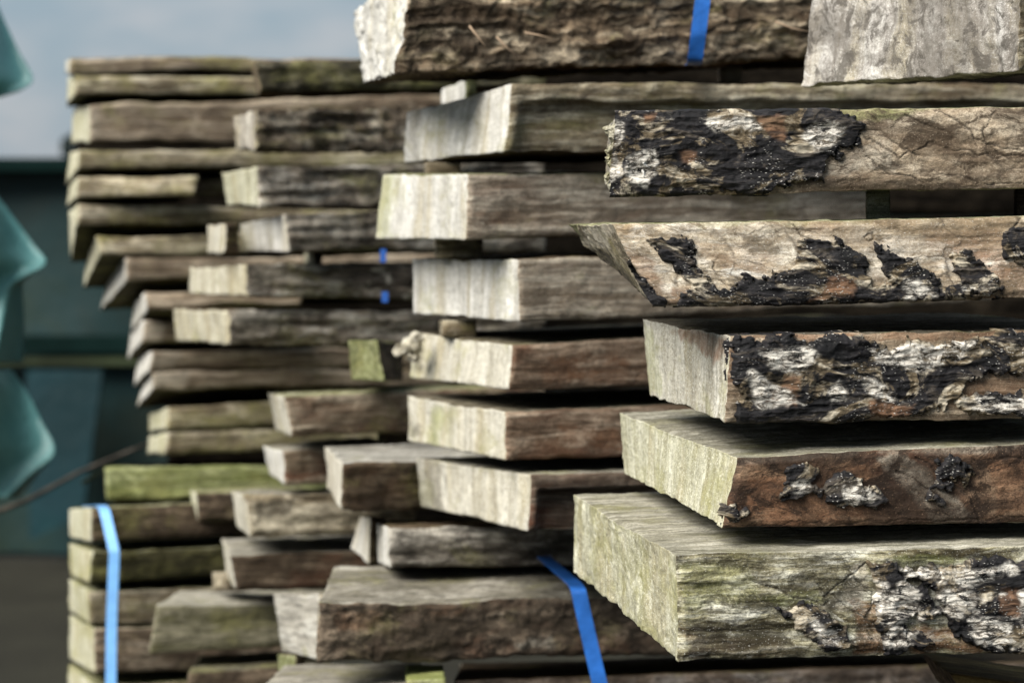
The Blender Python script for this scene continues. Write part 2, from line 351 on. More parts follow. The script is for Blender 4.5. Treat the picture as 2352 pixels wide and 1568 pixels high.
plank('timber_plank', 'cream coloured plank with scattered black bark patches and a pointed slanting left end',
      (1412, 514), (1512, 704), (1302, 517), (1345, 566), (2560, 492), (2560, 678), (1.48, 1.72, 1.53),
      [E(((.10, .08, .05), (.26, .22, .15), (.5, .46, .36)), .35), S(SD_C, .0, .3, .65, .8, (13, 34, 34)), T(TP_M)], GA, step=2.6, rough=.0014, low=.0010, relief=.001, endr=.005,
      marks=[('rust', [(1560, 660), (1640, 655), (1640, 705), (1500, 705)], .8), ('rust', [(2110, 520), (2300, 525), (2310, 600), (2220, 620), (2130, 570)], .75), ('rust', [(1590, 560), (1720, 550), (1800, 590), (1760, 640), (1640, 610)], .35),
             ('rust', [(1420, 540), (1500, 600), (1530, 690), (1440, 640), (1390, 580)], .7), ('dark', [(1390, 580), (1440, 590), (1540, 690), (1500, 710)], .9), ('dark', [(1430, 520), (1560, 640), (1520, 640), (1425, 560)], .35),
             ('pale', [(1700, 510), (1840, 510), (1830, 600), (1720, 590)], .8), ('dark', [(1700, 535), (1740, 535), (1740, 555), (1705, 555)], .6), ('rust', [(2230, 600), (2352, 600), (2400, 690), (2230, 690)], .8), *[('dark', f_, .7) for f_ in flakes(16, 1540, 2300, 530, 640, 4, 12, 21)], 
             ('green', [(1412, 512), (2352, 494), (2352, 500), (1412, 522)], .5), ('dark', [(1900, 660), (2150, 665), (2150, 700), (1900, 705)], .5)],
      endmarks=[('pale', [(1338, 505), (1418, 505), (1398, 585), (1338, 562)], .9), ('green', [(1295, 505), (1330, 505), (1330, 560), (1300, 560)], .7), ('dark', [(1340, 566), (1395, 575), (1520, 700), (1500, 720), (1340, 590)]), ('dark', [(1325, 510), (1335, 510), (1335, 560), (1325, 560)], .8)],
      barks=[[(1490, 553), (1530, 543), (1592, 546), (1597, 570), (1577, 592), (1590, 618), (1622, 628), (1655, 655), (1705, 665), (1725, 704), (1600, 704), (1600, 670), (1570, 645), (1530, 600), (1500, 570)],
             [(1708, 640), (1760, 626), (1830, 612), (1842, 590), (1828, 545), (1905, 540), (1950, 562), (1992, 598), (2012, 655), (1960, 690), (1690, 712), (1680, 670)],
             [(1560, 668), (1700, 655), (1860, 650), (2000, 640), (2060, 665), (2190, 668), (2300, 672), (2300, 690), (1560, 712)],
             [(2005, 562), (2032, 556), (2104, 618), (2152, 650), (2160, 682), (2090, 690), (2042, 640)],
             [(2180, 598), (2232, 580), (2304, 640), (2292, 682), (2170, 682), (2200, 640)], [(2305, 532), (2352, 525), (2420, 530), (2420, 610), (2352, 612), (2310, 590)],
             [(1385, 596), (1400, 570), (1462, 618), (1532, 690), (1520, 712), (1500, 712), (1450, 650)]],
      silver=[[(2075, 640), (2105, 635), (2150, 680), (2080, 685)], [(2200, 655), (2270, 650), (2270, 675), (2200, 675)]],
      tan=[[(1900, 640), (1960, 640), (1960, 690), (1860, 690)]], barkh=.004, lines=[([(1820, 515), (1835, 535), (1870, 548)], 2.6), ([(2000, 570), (2100, 640), (2170, 672)], 3), ([(1640, 600), (1660, 640), (1700, 655)], 2), ([(2340, 500), (2320, 535)], 3), ([(1990, 535), (2005, 528), (2012, 540), (1998, 546), (1990, 535)], 2.4)])
plank('timber_plank', 'plank covered in black and silver bark with an orange stain on its pale end',
      (1682, 771), (1668, 969), (1478, 733), (1491, 905), (2560, 755), (2560, 962), (1.48, 1.74, 1.54),
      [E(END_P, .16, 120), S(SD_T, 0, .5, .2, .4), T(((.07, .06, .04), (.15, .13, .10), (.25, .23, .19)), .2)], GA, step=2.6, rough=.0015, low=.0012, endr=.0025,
      endmarks=[('rust', [(1560, 745), (1672, 775), (1668, 815), (1640, 835), (1600, 800), (1540, 760)], .75), ('green', [(1478, 740), (1500, 760), (1520, 900), (1488, 900)], .5), ('dark', [(1480, 735), (1560, 745), (1500, 760)], .2)],
      marks=[('rust', [(2200, 830), (2400, 800), (2400, 900), (2200, 930)], .6), ('rust', [(1690, 760), (2400, 755), (2400, 775), (1690, 790)], .7)],
      barks=[[(1690, 782), (1800, 776), (2010, 776), (2060, 790), (2110, 778), (2400, 772), (2400, 800), (2330, 850), (2260, 850), (2205, 900), (2180, 940), (2080, 962), (1950, 968), (1900, 985), (1700, 975), (1682, 880)], [(2170, 925), (2240, 900), (2420, 905), (2420, 955), (2250, 958)]],
      silver=[[(1728, 805), (1860, 790), (1876, 815), (1825, 860), (1765, 850)], [(1995, 802), (2090, 790), (2240, 778), (2195, 825), (2105, 850), (2010, 835)], [(1715, 850), (1790, 880), (1850, 930), (1740, 930)], [(2200, 920), (2352, 905), (2352, 950), (2250, 950)], [(1960, 860), (2030, 880), (2090, 930), (2000, 915)], [(1880, 890), (1920, 870), (1960, 920), (1900, 930)]],
      tan=[[(1790, 850), (1830, 860), (1830, 940), (1760, 920)], [(1985, 915), (2100, 925), (2080, 960), (1985, 960)]], barkh=0.0055)
plank('timber_plank', 'rusty brown plank with a pale diagonal band and a few silver bark scabs',
      (1697, 1052), (1662, 1214), (1422, 948), (1432, 1088), (2560, 1008), (2560, 1196), (1.47, 1.80, 1.53),
      [E(END_G, .55, 110), S(SD_R, .0, .4, .85, .35, (12, 34, 34)), T(((.19, .18, .13), (.36, .34, .27), (.52, .50, .43)), .35)], GA, step=2.6, rough=.0014, low=.0012, endr=.002,
      marks=[('pale', [(1990, 1045), (2080, 1045), (2160, 1110), (2260, 1200), (2150, 1205), (2080, 1130)], .75), ('dark', [(2130, 1045), (2190, 1050), (2260, 1130), (2250, 1160), (2190, 1110)], .85), ('dark', [(1985, 1055), (2100, 1060), (2180, 1120), (2060, 1100), (1990, 1075)], .6),
             ('rust', [(1720, 1070), (1990, 1060), (2080, 1200), (1700, 1200)], .7), ('dark', [(1690, 1050), (1712, 1055), (1680, 1130), (1668, 1120)], .9), ('pale', [(1700, 1052), (2560, 1005), (2560, 1016), (1700, 1062)], .5), ('dark', [(1800, 1070), (1880, 1080), (1960, 1110), (1900, 1150), (1810, 1120)], .45), ('rust', [(2260, 1050), (2560, 1040), (2560, 1180), (2290, 1180)], .6)],
      barks=[[(1812, 1080), (1850, 1070), (1872, 1085), (1862, 1100), (1878, 1130), (1840, 1142), (1808, 1130)], [(1905, 1110), (1940, 1092), (1990, 1110), (2028, 1140), (2012, 1166), (1960, 1170), (1912, 1150)],
             [(2148, 1062), (2170, 1048), (2200, 1062), (2232, 1090), (2222, 1112), (2190, 1095), (2160, 1092)], [(1662, 1165), (1690, 1160), (1705, 1185), (1692, 1210), (1664, 1205)], flakes(4, 2130, 2230, 1060, 1150, 9, 20, 3, .8)],
      lines=[([(1700, 1206), (1900, 1200), (2560, 1184)], 2.4), ([(2105, 1055), (2170, 1095), (2230, 1150), (2250, 1200)], 5), ([(2060, 1090), (2120, 1105), (2180, 1160)], 3), ([(2230, 1060), (2350, 1045), (2500, 1040)], 2.5)], silver=[[(1812, 1105), (1850, 1100), (1860, 1130), (1815, 1135)], [(1925, 1110), (1990, 1105), (2025, 1145), (1950, 1165)]], barkh=0.0045)
plank('timber_plank', 'mossy pale plank with flaking silver bark on its right, lowest of the near stack',
      (1557, 1276), (1560, 1519), (1316, 1135), (1318, 1312), (2560, 1250), (2560, 1490), (1.44, 1.80, 1.50),
      [E(END_G, .6, 60, .25), S(((.06, .048, .022), (.40, .37, .24), (.78, .76, .63)), .18, 0, .6, .3, (16, 120, 120)), T(((.19, .18, .13), (.38, .36, .29), (.56, .54, .47)), .3)], GA, step=2.6, rough=.0014, low=.0012, relief=.0022, fib=(10, 70), endr=.0025,
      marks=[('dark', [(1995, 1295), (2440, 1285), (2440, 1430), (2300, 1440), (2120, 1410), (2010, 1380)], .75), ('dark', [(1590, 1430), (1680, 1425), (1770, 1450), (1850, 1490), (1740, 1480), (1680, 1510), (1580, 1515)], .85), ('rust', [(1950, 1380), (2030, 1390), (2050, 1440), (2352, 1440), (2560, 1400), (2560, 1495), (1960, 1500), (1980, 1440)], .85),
             ('rust', [(1560, 1440), (1700, 1470), (1900, 1500), (1600, 1515)], .35), ('green', [(1740, 1370), (1880, 1350), (1900, 1380), (1780, 1400)], .8), ('green', [(2050, 1280), (2260, 1275), (2200, 1300), (2070, 1300)], .8),
             ('dark', [(1990, 1290), (2060, 1285), (2100, 1330), (2060, 1400), (2010, 1370)], .8), ('pale', [(1930, 1370), (1960, 1300), (1985, 1290), (1995, 1350), (1960, 1400), (1870, 1400)], .8), ('green', [(1560, 1290), (1720, 1300), (1750, 1380), (1570, 1400)], .4)],
      barks=[[(1780, 1395), (1860, 1385), (1920, 1420), (1970, 1480), (1900, 1500), (1840, 1450)], [(2300, 1440), (2440, 1430), (2440, 1480), (2320, 1490)], [(2130, 1380), (2200, 1390), (2260, 1430), (2300, 1490), (2230, 1480), (2190, 1440)],  [(1998, 1360), (2060, 1352), (2110, 1375), (2108, 1410), (2070, 1440), (2082, 1492), (2050, 1490), (2020, 1440)],
             [(2060, 1306), (2110, 1298), (2180, 1320), (2140, 1345), (2080, 1330)], [(1992, 1296), (2050, 1290), (2060, 1330), (2130, 1345), (2150, 1400), (2112, 1420), (2060, 1390), (2010, 1370)], [(2140, 1345), (2190, 1300), (2290, 1285), (2440, 1290), (2440, 1430), (2330, 1450), (2310, 1480), (2240, 1470), (2210, 1410), (2160, 1395)], flakes(13, 1985, 2420, 1310, 1480, 16, 36, 5)],
      silver=flakes(16, 1985, 2420, 1300, 1480, 14, 30, 11) + [[(2000, 1360), (2100, 1355), (2110, 1440), (2080, 1490), (2030, 1480)], [(2062, 1306), (2180, 1310), (2150, 1342)], [(2150, 1350), (2230, 1360), (2230, 1400), (2150, 1385)], [(2215, 1410), (2320, 1420), (2320, 1480), (2250, 1475)], [(2180, 1310), (2290, 1300), (2300, 1330), (2200, 1345)], [(1850, 1420), (1910, 1450), (1920, 1490), (1880, 1470)], [(2340, 1360), (2420, 1350), (2420, 1400), (2340, 1400)]],
      tan=[[(2290, 1340), (2330, 1350), (2330, 1410), (2290, 1400)]], barkh=0.0050, lines=[([(1880, 1345), (1960, 1405), (2040, 1450), (2120, 1490)], 3), ([(1985, 1290), (1960, 1320), (1900, 1365)], 3), ([(1960, 1330), (2000, 1360), (1990, 1420)], 4), ([(1634, 1394), (1637, 1395)], 4), ([(1720, 1330), (1820, 1370), (1900, 1380)], 3)])
# ================================================================== MIDDLE STACK
plank('bark_slab', 'heavy slab with dark fibrous bark and pale slanting end, under a dark blue strap', (945, -75), (906, 165), (812, 30), (834, 187), (2100, -75), (2100, 128), (2.0, 2.22, 2.2),
      [E(END_W, .05, 60), S(((.07, .045, .025), (.25, .185, .12), (.56, .47, .34)), .1, 0, .75, .5, (9, 60, 60)), T(SD_D)], GB, 'slab', step=4, rough=.005, low=.006, relief=.009, fib=(9, 34), endr=.003,
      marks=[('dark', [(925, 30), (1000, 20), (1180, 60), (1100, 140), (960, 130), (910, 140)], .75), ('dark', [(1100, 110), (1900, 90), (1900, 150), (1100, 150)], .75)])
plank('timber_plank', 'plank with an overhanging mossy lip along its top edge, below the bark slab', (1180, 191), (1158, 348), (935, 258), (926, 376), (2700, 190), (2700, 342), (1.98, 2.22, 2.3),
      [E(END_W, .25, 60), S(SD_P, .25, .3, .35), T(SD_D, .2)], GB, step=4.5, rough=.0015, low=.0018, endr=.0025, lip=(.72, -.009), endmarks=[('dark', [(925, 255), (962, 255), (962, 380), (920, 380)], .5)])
plank('timber_plank', 'grey plank with a nearly square bright sawn end, directly left of the crusty bark plank', (1077, 403), (1071, 553), (877, 401), (860, 549), (2040, 392), (2040, 515), (1.98, 2.2, 2.22),
      [E(END_W, .3, 70), S(((.20, .155, .11), (.42, .355, .275), (.64, .575, .47)), .2, .4, .4), T(TP_M)], GB, step=4.5, low=.0012, endr=.003, endmarks=[('green', [(860, 400), (905, 400), (900, 550), (855, 550)], .6)])
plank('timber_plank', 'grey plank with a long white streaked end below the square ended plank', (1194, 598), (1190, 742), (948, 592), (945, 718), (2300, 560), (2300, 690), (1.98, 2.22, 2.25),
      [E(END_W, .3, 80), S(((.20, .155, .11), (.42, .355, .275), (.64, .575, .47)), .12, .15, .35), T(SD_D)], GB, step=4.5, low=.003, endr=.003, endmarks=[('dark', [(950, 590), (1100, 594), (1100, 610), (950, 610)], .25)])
b4 = plank('timber_plank', 'brown plank with a rotten knob sticking out of its pale end', (1176, 791), (1168, 893), (958, 764), (940, 868), (2200, 742), (2200, 872), (1.98, 2.24, 2.25),
      [E(END_P, .3, 70), S(((.14, .09, .056), (.33, .23, .16), (.54, .43, .32)), .0, .85, .3), T(((.08, .065, .04), (.16, .14, .10), (.3, .27, .2)), .3)], GB, step=4.5, low=.0012, endr=.003, marks=[('rust', [(1260, 820), (1420, 810), (1480, 850), (1300, 880)], 1), ('rust', [(1240, 840), (1600, 830), (1600, 875), (1250, 880)], .6)], endmarks=[('dark', [(945, 800), (965, 800), (965, 850), (945, 850)], .8)])
plank('timber_plank', 'brown plank with a mossy pitted corner on its pale end, left of the rusty plank', (1164, 944), (1164, 1058), (938, 908), (934, 1010), (2200, 905), (2200, 1020), (1.98, 2.24, 2.25),
      [E(END_P, .35, 70), S(((.14, .09, .056), (.33, .23, .16), (.54, .43, .32)), .0, .8, .3), T(((.08, .065, .04), (.17, .15, .11), (.32, .29, .22)), .3)], GB, step=4.5, low=.0012, endr=.004, marks=[('rust', [(1270, 975), (1424, 985), (1424, 1030), (1330, 1015)], 1), ('rust', [(1230, 1000), (1330, 1000), (1330, 1050), (1240, 1050)], .5)],
      endmarks=[('dark', [(945, 970), (975, 965), (975, 1000), (945, 1000)], .7), ('green', [(985, 930), (1015, 930), (1015, 1035), (985, 1030)], .7)])
plank('timber_plank', 'plank with crumbling wood left of its pale sawn end, lowest of the middle stack', (1217, 1088), (1213, 1218), (957, 1050), (965, 1163), (2200, 1060), (2200, 1190), (1.96, 2.24, 2.22),
      [E(END_P, .15, 60), S(((.085, .055, .038), (.17, .125, .09), (.28, .23, .18)), .0, .8, .3), T(TP_G)], GB, step=4.5, low=.0012, endr=.003, lip=(.72, -.012), endmarks=[('dark', [(955, 1045), (1030, 1060), (1012, 1180), (955, 1165)], .55), ('green', [(955, 1100), (1000, 1110), (1000, 1170), (960, 1160)], .4)])
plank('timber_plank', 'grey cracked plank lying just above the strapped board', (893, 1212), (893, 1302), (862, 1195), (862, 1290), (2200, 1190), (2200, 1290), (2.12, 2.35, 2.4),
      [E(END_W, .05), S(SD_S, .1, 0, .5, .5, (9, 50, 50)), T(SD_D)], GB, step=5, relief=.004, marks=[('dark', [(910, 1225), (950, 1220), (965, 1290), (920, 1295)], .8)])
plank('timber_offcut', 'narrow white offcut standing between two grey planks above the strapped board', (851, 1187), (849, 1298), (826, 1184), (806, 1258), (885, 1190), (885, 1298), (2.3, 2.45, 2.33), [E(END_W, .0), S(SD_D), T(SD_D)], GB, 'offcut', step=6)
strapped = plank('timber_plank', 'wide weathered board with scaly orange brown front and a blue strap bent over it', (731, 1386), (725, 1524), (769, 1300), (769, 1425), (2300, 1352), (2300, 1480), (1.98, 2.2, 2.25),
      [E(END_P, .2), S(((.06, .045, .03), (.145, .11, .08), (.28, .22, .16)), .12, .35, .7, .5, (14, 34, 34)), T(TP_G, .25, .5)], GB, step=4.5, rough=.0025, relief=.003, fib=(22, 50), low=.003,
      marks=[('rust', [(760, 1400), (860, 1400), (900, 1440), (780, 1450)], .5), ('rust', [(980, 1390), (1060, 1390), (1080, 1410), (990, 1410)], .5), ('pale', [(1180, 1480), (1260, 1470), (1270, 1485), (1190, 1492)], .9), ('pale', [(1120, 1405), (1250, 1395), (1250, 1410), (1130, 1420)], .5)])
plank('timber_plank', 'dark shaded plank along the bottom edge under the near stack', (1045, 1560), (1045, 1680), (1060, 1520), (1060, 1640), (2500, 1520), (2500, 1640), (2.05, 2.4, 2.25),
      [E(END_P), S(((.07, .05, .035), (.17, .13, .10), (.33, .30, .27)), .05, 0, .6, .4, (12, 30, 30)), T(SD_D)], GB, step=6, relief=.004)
plank('timber_plank', 'grey board cut off by the bottom edge, left of the green batten', (590, 1585), (590, 1700), (655, 1527), (655, 1640), (935, 1575), (935, 1700), (2.0, 2.2, 2.0), [E(END_P), S(SD_P), T(TP_G, .2)], GB, step=6)
# battens between the boards
def batten(label, FT, FB, BT, BB, RT, RB, Y, m, name='batten', **k): return plank(name, label, FT, FB, BT, BB, RT, RB, Y, m, 'spacer battens between planks', 'batten', **{**dict(step=6, low=.001, rough=.001), **k})
GRN = [S(SD_G, .5), S(SD_G, .5), S(((.2, .24, .06), (.36, .42, .13), (.5, .55, .26)), .7)]
PAL = [S(SD_P, .2), S(SD_P, .25), S(SD_P)]
batten('bright green mossy batten end under the strapped board, cut off by the bottom edge', (935, 1560), (935, 1620), (932, 1526), (935, 1590), (1024, 1556), (1024, 1620), (1.97, 2.1, 1.97), GRN)
batten('pale block with a green side in the dark gap under the bark slab', (1070, 180), (1070, 232), (1014, 205), (1012, 240), (1094, 178), (1094, 236), (2.3, 2.42, 2.31), [E(END_W, .1), S(SD_G), S(SD_G)])
batten('pale batten in the gap above the square ended plank', (982, 372), (982, 402), (975, 372), (975, 402), (1058, 372), (1058, 402), (2.12, 2.3, 2.13), [S(SD_P), S(SD_P, .4), S(SD_P)])
batten('pale batten in the gap below the square ended plank', (1005, 546), (1005, 590), (1000, 546), (1000, 588), (1110, 546), (1110, 590), (2.12, 2.3, 2.13), PAL)
batten('batten showing as a thin pale strip below the long white plank end', (1015, 735), (1015, 772), (1010, 735), (1010, 770), (1095, 735), (1095, 772), (2.12, 2.3, 2.13), PAL)
batten('grey green batten in the dark gap between crusty bark plank and cream plank', (1995, 436), (1995, 505), (1988, 440), (1988, 500), (2044, 434), (2044, 505), (1.6, 1.75, 1.61), [S(SD_G, .3), S(((.2, .21, .13), (.4, .41, .29), (.55, .56, .43)), .3), S(SD_G)])
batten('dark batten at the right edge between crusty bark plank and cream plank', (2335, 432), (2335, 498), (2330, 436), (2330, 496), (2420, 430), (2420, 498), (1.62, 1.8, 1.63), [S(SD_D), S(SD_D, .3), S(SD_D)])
batten('ochre brown bearer sloping below the lowest plank at the right', (2180, 1545), (2230, 1620), (2120, 1500), (2150, 1560), (2560, 1600), (2560, 1700), (1.6, 1.75, 1.5), [S(SD_R, .3), S(((.10, .06, .02), (.17, .11, .035), (.24, .17, .06)), .2), S(((.12, .075, .02), (.2, .13, .04), (.28, .2, .07)), .2)])
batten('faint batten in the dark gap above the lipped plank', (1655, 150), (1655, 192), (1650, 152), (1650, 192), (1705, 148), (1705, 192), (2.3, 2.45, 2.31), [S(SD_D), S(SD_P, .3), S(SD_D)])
# ================================================================== BLURRED STACK BEHIND
BKG = S(((.06, .045, .03), (.21, .165, .12), (.52, .47, .38)), .25, 0, .6, .3, (22, 40, 40))
SIL = S(((.05, .04, .03), (.30, .255, .20), (.72, .68, .60)), .15, 0, .45, .5, (11, 45, 45))
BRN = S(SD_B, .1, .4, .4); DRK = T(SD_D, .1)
c = lambda lab, *a, **k: plank('timber_plank', lab, *a, group=GC, **{**dict(step=6, rough=.002, low=.0025, relief=.0018, endr=.002), **k})
c('dark mossy bark board under the left end of the bark slab', (586, 138), (597, 212), (578, 150), (592, 222), (1250, 140), (1250, 200), (2.5, 2.8, 2.7), [E(SD_D), S(((.03, .026, .014), (.075, .065, .04), (.2, .18, .12)), .5, 0, .5, 0, (30, 45, 45)), DRK], relief=.006)
c('rough board with lichen spotted bark and a rounded grey end', (590, 252), (588, 352), (536, 268), (543, 342), (1250, 240), (1250, 345), (2.5, 2.72, 2.7), [E(SD_S, .1, 30), BKG, DRK], relief=.007, rough=.005)
c('board with a small bright cream end and silver grey bark', (590, 384), (594, 478), (509, 398), (522, 470), (1250, 372), (1250, 468), (2.5, 2.72, 2.7), [E(END_G, .15, 60), SIL, DRK], relief=.005)
c('board with a pale yellowish end and white peeling bark', (657, 491), (659, 578), (552, 513), (568, 578), (1250, 480), (1250, 575), (2.5, 2.72, 2.7), [E(END_W, .2, 60), SIL, DRK], relief=.006, marks=[('pale', [(660, 500), (800, 490), (850, 540), (700, 570)], .6)])
c('short board end with a brown notch left of the white peeling bark', (519, 512), (514, 583), (475, 517), (478, 583), (548, 512), (548, 580), (2.52, 2.7, 2.54), [E(END_P, .2), S(SD_D), DRK])
c('board with a split cream end and white bark, above a thin short board', (570, 608), (570, 682), (436, 611), (437, 670), (1250, 598), (1250, 690), (2.5, 2.75, 2.7), [E(((.24, .2, .13), (.44, .42, .32), (.62, .6, .52)), .15, 40), SIL, DRK], relief=.006, marks=[('pale', [(575, 612), (660, 615), (690, 650), (580, 665)], .8), ('dark', [(720, 600), (1000, 600), (1000, 690), (740, 680)], .4)])
c('board with a two part cream end and streaky silver bark, above the green batten', (523, 712), (526, 793), (398, 711), (405, 784), (1250, 715), (1250, 795), (2.5, 2.75, 2.7), [E(((.24, .2, .13), (.44, .42, .32), (.62, .6, .52)), .2, 40), SIL, DRK], relief=.006, marks=[('pale', [(530, 715), (600, 715), (680, 760), (540, 780)], .7), ('dark', [(740, 710), (1000, 715), (1000, 790), (780, 780)], .4)])
batten('moss green batten with dark right side, left of the rotten knob', (868, 781), (884, 876), (798, 780), (806, 873), (925, 790), (925, 876), (2.35, 2.42, 2.6), [S(SD_G, .3), S(SD_D, .3), S(SD_G)])
c('brown board with pale left end and green top edge, right of thin far boards', (655, 912), (668, 1002), (619, 900), (634, 988), (1250, 885), (1250, 985), (2.4, 2.6, 2.6), [E(END_P, .1), S(SD_B, .1, .7, .4), T(TP_M)])
c('small reddish brown board with a white end above the streaky bark board', (650, 1036), (656, 1113), (605, 1022), (618, 1088), (900, 1020), (900, 1108), (2.42, 2.6, 2.5), [E(END_W, .05), S(SD_B, 0, .9, .2), T(TP_G)])
c('dark brown beam with bright top and pale end in the middle of the lower stack', (785, 1064), (782, 1177), (746, 1025), (753, 1122), (1250, 1048), (1250, 1165), (2.2, 2.42, 2.35), [E(END_P, .1), S(SD_D, .35, .2, .5), T(((.25, .24, .2), (.4, .38, .34), (.5, .49, .45)), .1)], endmarks=[('pale', [(740, 1020), (790, 1060), (785, 1180), (745, 1120)], .5)])
c('board with black streaked bark face and curved pale end below the reddish board', (560, 1140), (573, 1237), (533, 1130), (543, 1210), (950, 1125), (950, 1225), (2.4, 2.58, 2.5), [E(END_P, .1), S(SD_P, .1, 0, .4, .4, (8, 34, 34)), T(TP_G)], marks=[('dark', [(570, 1165), (680, 1130), (720, 1135), (640, 1190), (590, 1200)], .8)], relief=.005)
c('brown board with a pale worn top corner under the black streaked board', (530, 1278), (542, 1355), (511, 1236), (520, 1318), (950, 1262), (950, 1345), (2.4, 2.62, 2.5), [E(END_P, .1), S(SD_D, .1, .4, .3), T(((.2, .19, .15), (.34, .32, .27), (.46, .44, .4)), .1)])
c('large mossy beam with bright worn top left of the pale streaked board', (357, 1392), (344, 1502), (415, 1357), (400, 1460), (760, 1385), (760, 1478), (2.5, 2.68, 2.55), [E(END_P, .1), S(((.09, .085, .045), (.17, .16, .10), (.27, .25, .18)), .45, 0, .3), T(((.24, .23, .18), (.4, .38, .32), (.52, .5, .45)), .2)])
c('pale streaked board end left of the strapped board', (735, 1362), (728, 1520), (628, 1359), (648, 1498), (900, 1362), (900, 1518), (2.25, 2.36, 2.3), [wood('end_streak', ((.24, .225, .19), (.42, .40, .35), (.56, .55, .5)), (40, 90, 9), .1), S(SD_P), T(TP_G)])
c('bright moss green beam above the strapped boards at the lower left', (243, 1072), (246, 1150), (240, 1072), (243, 1146), (960, 1068), (960, 1128), (2.85, 3.0, 2.95), [S(SD_G, .5), S(((.15, .17, .05), (.29, .32, .13), (.43, .45, .25)), .55), S(SD_G, .6)])
c('short mossy board with a pale edge under the moss green beam', (452, 1130), (456, 1197), (436, 1122), (446, 1190), (700, 1122), (700, 1196), (2.7, 2.85, 2.75), [E(END_G, .3), S(SD_D, .5), T(TP_M, .6)])
c('board with a mossy edge cut off by the bottom edge below the large mossy beam', (432, 1542), (432, 1660), (462, 1502), (462, 1610), (760, 1522), (760, 1640), (2.45, 2.68, 2.5), [E(END_P), S(SD_D, .3), T(((.06, .055, .035), (.12, .11, .08), (.2, .19, .14)), .6)])
batten('pale small batten end under the pale streaked board', (678, 1505), (678, 1545), (638, 1500), (638, 1545), (700, 1505), (700, 1545), (2.3, 2.4, 2.32), [S(SD_G, .1), S(SD_P), S(SD_P)])
batten('pale small batten end left of the brown board with worn top corner', (520, 1315), (520, 1353), (486, 1312), (487, 1350), (560, 1315), (560, 1353), (2.55, 2.65, 2.56), [S(SD_P, .1), S(SD_P), S(SD_P)])
batten('little pale peg end in the gap right of the thin far boards', (722, 578), (722, 606), (698, 580), (698, 606), (740, 580), (740, 606), (2.72, 2.8, 2.73), [E(END_G, .0), S(SD_D), S(SD_D)])
batten('mossy framed batten end left of the pitted plank end', (875, 985), (875, 1025), (868, 985), (868, 1025), (940, 984), (940, 1025), (2.5, 2.6, 2.51), [S(SD_G, .2), S(SD_D, .5), S(SD_G)])
# ================================================================== FAR LEFT STACK
d = lambda lab, *a, **k: plank('thin_board', lab, *a, group=GD, cat='board', **{**dict(step=7, rough=.0014, low=.004, relief=.0008, endr=.002), **k})
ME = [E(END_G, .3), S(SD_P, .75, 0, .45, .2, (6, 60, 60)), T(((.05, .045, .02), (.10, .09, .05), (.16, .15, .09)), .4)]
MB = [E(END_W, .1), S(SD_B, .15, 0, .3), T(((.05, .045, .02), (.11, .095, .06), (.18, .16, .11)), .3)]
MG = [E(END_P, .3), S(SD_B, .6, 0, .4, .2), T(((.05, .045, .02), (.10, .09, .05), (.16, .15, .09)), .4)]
YD = (3.0, 3.26, 3.2)
d('topmost dark grey board of the far left stack against the sky', (163, 133), (161, 168), (153, 140), (151, 172), (1100, 138), (1100, 165), YD, MG)
d('second board from the top of the far left stack, with a pale streak', (173, 172), (171, 216), (156, 184), (153, 250), (1100, 176), (1100, 213), YD, ME)
d('thick brown board with pale left end, third from top of the far left stack', (205, 240), (205, 330), (170, 256), (165, 336), (1100, 215), (1100, 318), YD, [E(END_G, .2), S(SD_B, .2, 0, .35), MG[2]], marks=[('pale', [(180, 250), (235, 240), (230, 325), (180, 335)], .5)], low=.006)
d('fourth board from the top of the far left stack, just below the thick brown board', (184, 342), (180, 386), (162, 346), (152, 424), (1100, 348), (1100, 382), YD, ME)
d('mossy board with visible cut right end, fifth from top of far left stack', (180, 408), (175, 456), (160, 428), (153, 476), (457, 402), (447, 447), (3.0, 3.26, 3.0), ME)
d('dim board continuing behind the cut mossy board of the far left stack', (430, 412), (430, 452), (425, 415), (425, 455), (1100, 402), (1100, 440), (3.1, 3.3, 3.25), MG)
d('long mossy board with a wide dark underside, sixth in the far left stack', (180, 468), (176, 514), (158, 488), (163, 600), (1100, 492), (1100, 520), YD, ME)
d('mossy board ending beside the brown notched board end, seventh in the far left stack', (222, 546), (232, 588), (200, 588), (192, 664), (1100, 505), (1100, 560), YD, ME)
d('brown board with a steep white end, eighth in the far left stack', (290, 591), (290, 640), (248, 624), (232, 714), (1100, 585), (1100, 625), YD, MB)
d('short thin board with its pale cut right end showing above the streaky silver bark', (334, 664), (340, 708), (306, 696), (299, 766), (694, 680), (692, 703), (2.95, 3.2, 2.98), MB)
d('brown board with a white corner half hidden behind the two part cream end', (330, 737), (327, 790), (302, 756), (293, 826), (1100, 735), (1100, 778), YD, MB, marks=[('pale', [(325, 735), (385, 735), (375, 790), (325, 795)], .8)])
d('brown board with a rounded pale corner left of the moss green batten', (348, 803), (340, 850), (318, 818), (306, 884), (1100, 792), (1100, 836), YD, MB, marks=[('pale', [(335, 800), (415, 798), (400, 845), (335, 855)], .6)])
d('brown board with a bright white corner, just under the round cornered pale board', (352, 856), (352, 898), (328, 874), (314, 936), (1100, 845), (1100, 884), YD, MB, marks=[('pale', [(340, 852), (440, 850), (430, 895), (340, 900)], 1)])
d('mossy board with a double stepped pale end, second lowest of the far left stack', (385, 932), (382, 986), (343, 950), (343, 992), (1100, 900), (1100, 955), YD, ME)
d('mossy board with a double stepped pale end, lowest of the far left stack', (384, 993), (380, 1040), (341, 1003), (339, 1044), (1100, 975), (1100, 1018), YD, ME)
